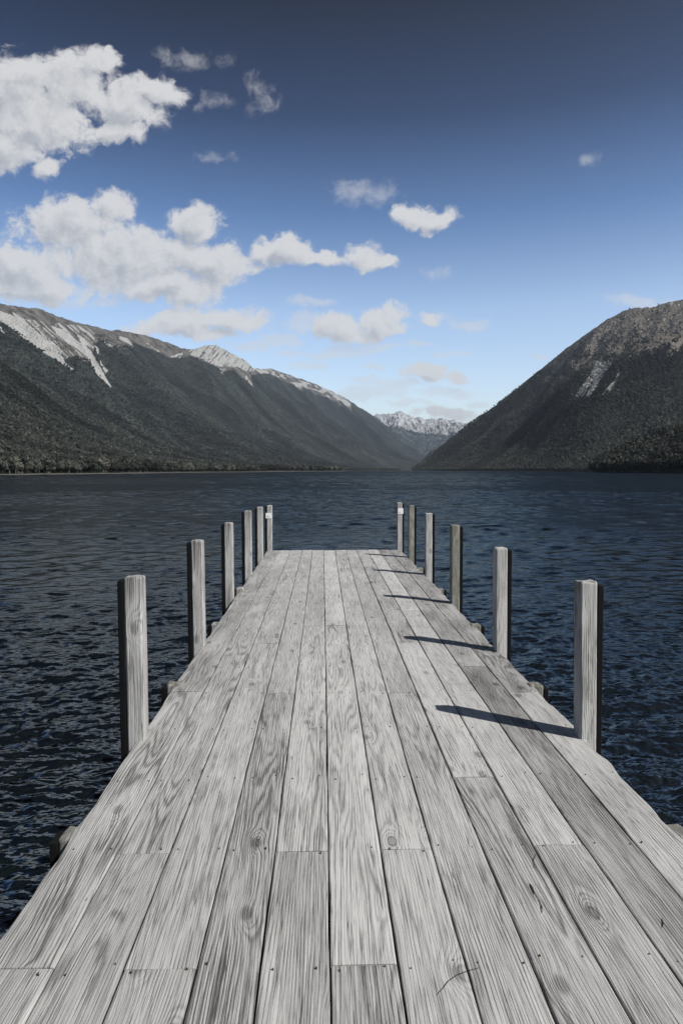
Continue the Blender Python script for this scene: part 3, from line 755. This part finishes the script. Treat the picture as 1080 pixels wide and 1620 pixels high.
RS_SCR = [[(950, 568), (958, 572), (955, 590), (946, 612), (938, 625), (930, 634), (922, 628), (905, 636), (912, 622), (925, 605), (936, 585), (942, 572)],
          [(962, 566), (972, 563), (966, 580), (952, 600), (946, 612), (956, 585)], [(976, 575), (981, 590), (978, 605), (966, 620), (957, 632), (948, 630), (962, 612), (974, 596)],
          [(906, 583), (914, 581), (905, 596), (890, 611), (896, 598)], [(860, 617), (864, 622), (861, 628)]]
def s_rock(qx, qy, wx_, wy_, z):
    top = interp(qx, S_SIL)
    n = fbm(qx / 12, qy / 9, 25, 4)
    r = np.clip(.5 + (interp(qx, [(800, -20), (900, 6), (960, 14), (1040, 30), (1150, 40)]) - (qy - top)) / 30 + (n - .5) * 1.5, 0, 1) * .9
    s = np.zeros_like(r)
    for P in RS_SCR: s = np.maximum(s, in_poly(qx + wx_ * 5, qy + wy_ * 5, P))
    s = s * (fbm((qx + qy * .6) / 2.5, (qx - qy) / 30, 29, 3) > .24)
    r = np.maximum(r, s); return r, s, s * 0
S_SIL = [(690, 745), (760, 722), (820, 680), (860, 640), (890, 610), (920, 583), (945, 566), (960, 558), (990, 546), (1010, 536), (1030, 529), (1055, 527), (1080, 531), (1150, 545), (1400, 600), (1750, 650)]
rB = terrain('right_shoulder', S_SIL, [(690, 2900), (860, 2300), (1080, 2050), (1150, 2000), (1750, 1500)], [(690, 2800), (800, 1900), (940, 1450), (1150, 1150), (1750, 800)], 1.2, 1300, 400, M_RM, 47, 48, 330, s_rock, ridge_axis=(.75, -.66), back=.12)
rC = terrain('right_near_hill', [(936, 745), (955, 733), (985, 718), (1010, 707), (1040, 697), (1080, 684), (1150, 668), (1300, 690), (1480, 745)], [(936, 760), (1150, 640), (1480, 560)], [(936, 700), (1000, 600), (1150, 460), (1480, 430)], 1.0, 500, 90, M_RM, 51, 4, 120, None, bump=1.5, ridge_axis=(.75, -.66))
E_SIL = [(540, 690), (585, 662), (594, 655), (607, 655), (620, 655), (628, 652), (634, 650), (641, 655), (650, 657), (656, 661), (662, 658), (672, 663), (680, 661), (690, 663), (700, 661), (708, 666), (717, 663), (728, 669), (738, 671), (750, 666), (765, 672), (800, 690)]
def e_rock(qx, qy, wx_, wy_, z):
    n = fbm(qx / 6, qy / 6, 5, 4)
    line = interp(qx, [(560, 700), (600, 668), (620, 680), (626, 673), (640, 678), (660, 685), (680, 686), (705, 688), (725, 684), (760, 690)])
    r = ((qy + (n - .5) * 8) < line).astype(float)
    s = r * (fbm(qx / 3, qy / 3, 8, 4) > .42)
    sn = r * (fbm((qx - qy) / 2.5, qy / 3.5, 18, 4) > .46) * (qy < 672 + (n - .5) * 14)
    return r, s, sn
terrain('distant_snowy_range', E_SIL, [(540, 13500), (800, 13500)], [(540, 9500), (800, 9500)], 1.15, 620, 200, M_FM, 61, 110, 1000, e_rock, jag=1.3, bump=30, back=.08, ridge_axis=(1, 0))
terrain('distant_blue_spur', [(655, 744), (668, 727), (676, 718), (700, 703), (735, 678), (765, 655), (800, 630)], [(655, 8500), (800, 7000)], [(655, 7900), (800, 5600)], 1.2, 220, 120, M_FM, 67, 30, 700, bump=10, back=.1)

aa = np.radians(np.linspace(46, 316, 260)); q = np.linspace(0, 1, 40)[:, None]  # unseen hills behind and beside the camera, added to block low sky light
ds = 520 + 900 * (fbm(aa * 3, aa * 0, 71, 3) - .3); dr_ = ds + 1500
hh_ = 560 * (.75 + .7 * (fbm(aa * 2.2, aa * 0 + 4, 72, 4) - .5))
rr2 = ds + (dr_ - ds) * q; zz2 = hh_ * q ** 1.3 + (fbm(rr2 / 160 + aa * 9, aa * 12 + rr2 / 300, 73, 5) - .5) * 120 * np.sin(np.pi * q)
zz2[0] = -3
Vs = np.stack([rr2 * np.sin(aa), rr2 * np.cos(aa), np.maximum(zz2, -3) + WZ], -1); idx = np.arange(40 * 260).reshape(40, 260)
vs = mesh_obj('added_hill_ring', Vs.reshape(-1, 3), np.stack([idx[:-1, :-1], idx[:-1, 1:], idx[1:, 1:], idx[1:, :-1]], -1).reshape(-1, 4), M_RM, smooth=True, attrs={'rock': ('FLOAT', np.zeros(40 * 260)), 'scree': ('FLOAT', np.zeros(40 * 260)), 'snow': ('FLOAT', np.zeros(40 * 260))})
tag(vs, kind='structure')

# lake shore of pale shingle
sx = np.linspace(-600, 545, 240)
Ys = interp(sx, [(-600, 240), (-60, 300), (0, 320), (200, 470), (400, 900), (540, 1500)]); d = pix_dir(sx, sx * 0 + 600); ax = d[:, 0] / d[:, 1]
wob = (fbm(sx / 20, sx * 0, 5, 4) - .5)
rows = []
for off, z in ((-12, -.25), (-8, .02), (-5, .25), (6, .6), (30, .8)):
    yy = Ys + (off + wob * 8) * Ys / 400; rows.append(np.stack([ax * yy, yy, np.full_like(yy, z + WZ)], -1))
Vb = np.array(rows); idx = np.arange(5 * 240).reshape(5, 240)
M_BE = plain('shingle', (.07, .068, .062), .9, .2, .35, .6)
beach = mesh_obj('shingle_beach', Vb.reshape(-1, 3), np.stack([idx[:-1, :-1], idx[:-1, 1:], idx[1:, 1:], idx[1:, :-1]], -1).reshape(-1, 4), M_BE, smooth=True)
tag(beach, kind='structure')

# ------------------------------------------------------------------ forest
M_LF, T, b = new_mat('beech_foliage')
oi = T.n('ShaderNodeObjectInfo'); rv = oi.outputs['Random']
pos = T.n('ShaderNodeNewGeometry').outputs['Position']
n_ = T.noise(pos, .35, 3.0, .6)
c = T.mix(T.ss(rv, .0, 1.0), (.010, .0125, .011), (.044, .048, .040))
c = T.mix(T.m('GREATER_THAN', rv, .94), c, (.088, .086, .072))
c = T.mix(T.m('MULTIPLY', n_, .35), c, (.036, .040, .031))
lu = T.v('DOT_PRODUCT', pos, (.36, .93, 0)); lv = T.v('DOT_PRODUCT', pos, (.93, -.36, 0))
painted_folds = T.noise(T.comb(T.m('DIVIDE', lu, 200.0), T.m('DIVIDE', lv, 1100.0), 0), 1.0, 4.0, .6)
c = T.v('SCALE', c, T.ss(painted_folds, .34, .64, .46, 1.4))  # same painted fold shading carried over to the tree crowns
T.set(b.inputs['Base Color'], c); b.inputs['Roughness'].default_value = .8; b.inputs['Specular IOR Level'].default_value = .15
M_TR = plain('bark', (.10, .095, .085), .9, .2)
def tree_mesh(seed, leaves):
    rg = np.random.RandomState(seed)
    V, Fc = [], []
    lobes = []
    nl = 7
    for k in range(nl):
        a = rg.uniform(0, 6.28); r = rg.uniform(0, .24); lobes.append((r * math.cos(a), r * math.sin(a), rg.uniform(.38, .82), rg.uniform(.15, .25)))
    lobes.append((0, 0, .55, .28))
    for k in range(leaves):
        cx_, cy_, cz_, rr = lobes[rg.randint(len(lobes))]
        dr = rg.normal(size=3); dr /= np.linalg.norm(dr); dr[2] = dr[2] * .9 + .1
        p = np.array([cx_, cy_, cz_]) + dr * rr * rg.uniform(.75, 1.12)
        t = rg.normal(size=3); t -= dr * t.dot(dr) * .75; t /= np.linalg.norm(t); s = np.cross(dr + rg.normal(size=3) * .35, t); s /= np.linalg.norm(s)
        z_ = rg.uniform(.03, .065); b0 = len(V)
        V += [p + t * z_, p + s * z_ * .8, p - t * z_, p - s * z_ * .8]; Fc.append((b0, b0 + 1, b0 + 2, b0 + 3))
    for cx_, cy_, cz_, rr in lobes:                # shaded inner mass
        b0 = len(V); r2 = rr * .82
        for q in ((1, 0, 0), (0, 1, 0), (-1, 0, 0), (0, -1, 0), (0, 0, 1), (0, 0, -1)):
            V.append(np.array([cx_, cy_, cz_]) + np.array(q) * r2)
        for f in ((0, 1, 4), (1, 2, 4), (2, 3, 4), (3, 0, 4), (1, 0, 5), (2, 1, 5), (3, 2, 5), (0, 3, 5)): Fc.append(tuple(b0 + k for k in f))
    b0 = len(V); nf = len(Fc)
    for z_, r_ in ((-.05, .03), (.5, .015)):
        for k in range(5): V.append(np.array([r_ * math.cos(k * 1.257), r_ * math.sin(k * 1.257), z_]))
    for k in range(5): Fc.append((b0 + k, b0 + (k + 1) % 5, b0 + 5 + (k + 1) % 5, b0 + 5 + k))
    me = bpy.data.meshes.new('tree_shape')
    me.from_pydata([tuple(p) for p in V], [], Fc); me.materials.append(M_LF); me.materials.append(M_TR)
    for k in range(nf, len(Fc)): me.polygons[k].material_index = 1
    return bpy.data.objects.new('tree_shape', me)
near_shapes = [tree_mesh(s, 420) for s in (1, 2, 3, 4)]
far_shapes = [tree_mesh(s, 110) for s in (11, 12, 13)]
def forest(name, D, n, hmin, hmax, shapes, seed, cond=None, label=None):
    rg = np.random.RandomState(seed)
    V = D['V']; nt, nx = D['nt'], D['nx']
    # area weighted pick of cells
    a = V[1:, :-1] - V[:-1, :-1]; b_ = V[:-1, 1:] - V[:-1, :-1]
    w = np.abs(a[..., 0] * b_[..., 1] - a[..., 1] * b_[..., 0])
    w = w * (D['rock'][:-1, :-1] < rg.uniform(.1, .95, w.shape) ** 1.5) * (V[:-1, :-1, 2] > WZ + .25)
    w = w * ((D['qx'] > -230) & (D['qx'] < 1320))[:-1, :-1]
    if cond is not None: w = w * cond(D)[:-1, :-1]
    cw = np.cumsum(w.ravel()); k = np.searchsorted(cw, rg.uniform(0, cw[-1], n)); i, j = np.unravel_index(np.minimum(k, w.size - 1), w.shape)
    fu, fv = rg.rand(n)[:, None], rg.rand(n)[:, None]
    P = V[i, j] + a[i, j] * fu + b_[i, j] * fv
    me = bpy.data.meshes.new(name); me.vertices.add(n); me.vertices.foreach_set('co', P.astype(np.float32).ravel())
    at = me.attributes.new('sz', 'FLOAT', 'POINT'); hs = hmin + (hmax - hmin) * rg.rand(n) ** 1.5; at.data.foreach_set('value', hs.astype(np.float32))
    at = me.attributes.new('rz', 'FLOAT', 'POINT'); at.data.foreach_set('value', rg.uniform(0, 6.28, n).astype(np.float32))
    o = bpy.data.objects.new(name, me); col.objects.link(o); tag(o, kind='stuff')
    t = bpy.data.node_groups.new(name, 'GeometryNodeTree')
    t.interface.new_socket('Geometry', in_out='INPUT', socket_type='NodeSocketGeometry'); t.interface.new_socket('Geometry', in_out='OUTPUT', socket_type='NodeSocketGeometry')
    gi_ = t.nodes.new('NodeGroupInput'); go_ = t.nodes.new('NodeGroupOutput')
    g2i = t.nodes.new('GeometryNodeGeometryToInstance')
    for s_ in shapes:
        ob = t.nodes.new('GeometryNodeObjectInfo'); ob.inputs['Object'].default_value = s_; ob.inputs['As Instance'].default_value = True
        t.links.new(ob.outputs['Geometry'], g2i.inputs[0])
    m2p = t.nodes.new('GeometryNodeMeshToPoints'); t.links.new(gi_.outputs[0], m2p.inputs[0])
    ip = t.nodes.new('GeometryNodeInstanceOnPoints'); t.links.new(m2p.outputs[0], ip.inputs['Points'])
    t.links.new(g2i.outputs[0], ip.inputs['Instance']); ip.inputs['Pick Instance'].default_value = True
    ri = t.nodes.new('FunctionNodeRandomValue'); ri.data_type = 'INT'; ri.inputs[4].default_value = 0; ri.inputs[5].default_value = len(shapes) - 1
    t.links.new(ri.outputs[2], ip.inputs['Instance Index'])
    na = t.nodes.new('GeometryNodeInputNamedAttribute'); na.data_type = 'FLOAT'; na.inputs[0].default_value = 'sz'
    rot = t.nodes.new('GeometryNodeInputNamedAttribute'); rot.data_type = 'FLOAT'; rot.inputs[0].default_value = 'rz'
    cb = t.nodes.new('ShaderNodeCombineXYZ'); t.links.new(rot.outputs[0], cb.inputs[2]); t.links.new(cb.outputs[0], ip.inputs['Rotation'])
    t.links.new(na.outputs[0], ip.inputs['Scale']); t.links.new(ip.outputs[0], go_.inputs[0])
    md = o.modifiers.new('scatter', 'NODES'); md.node_group = t
    return o
nearc = lambda D: np.hypot(D['V'][..., 0], D['V'][..., 1]) < 1000
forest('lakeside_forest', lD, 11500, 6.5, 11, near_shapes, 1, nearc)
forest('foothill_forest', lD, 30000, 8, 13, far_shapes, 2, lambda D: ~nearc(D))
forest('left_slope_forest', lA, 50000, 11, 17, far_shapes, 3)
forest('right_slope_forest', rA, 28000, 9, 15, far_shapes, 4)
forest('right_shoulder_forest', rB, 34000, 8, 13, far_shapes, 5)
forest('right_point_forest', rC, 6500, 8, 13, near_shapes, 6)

# ------------------------------------------------------------------ air
bx = box_v(-9000, 11500, -3400, 26500, WZ - 1.0, 1260)
M_HZ = bpy.data.materials.new('lake_air'); M_HZ.use_nodes = True; t = M_HZ.node_tree; t.nodes.clear()
pv = t.nodes.new('ShaderNodeVolumePrincipled'); o_ = t.nodes.new('ShaderNodeOutputMaterial'); t.links.new(pv.outputs[0], o_.inputs['Volume'])
pv.inputs['Density'].default_value = 4.3e-5; pv.inputs['Color'].default_value = (.72, .82, .95, 1); pv.inputs['Anisotropy'].default_value = .5
hz = mesh_obj('haze', bx, BF, M_HZ); tag(hz, kind='stuff')
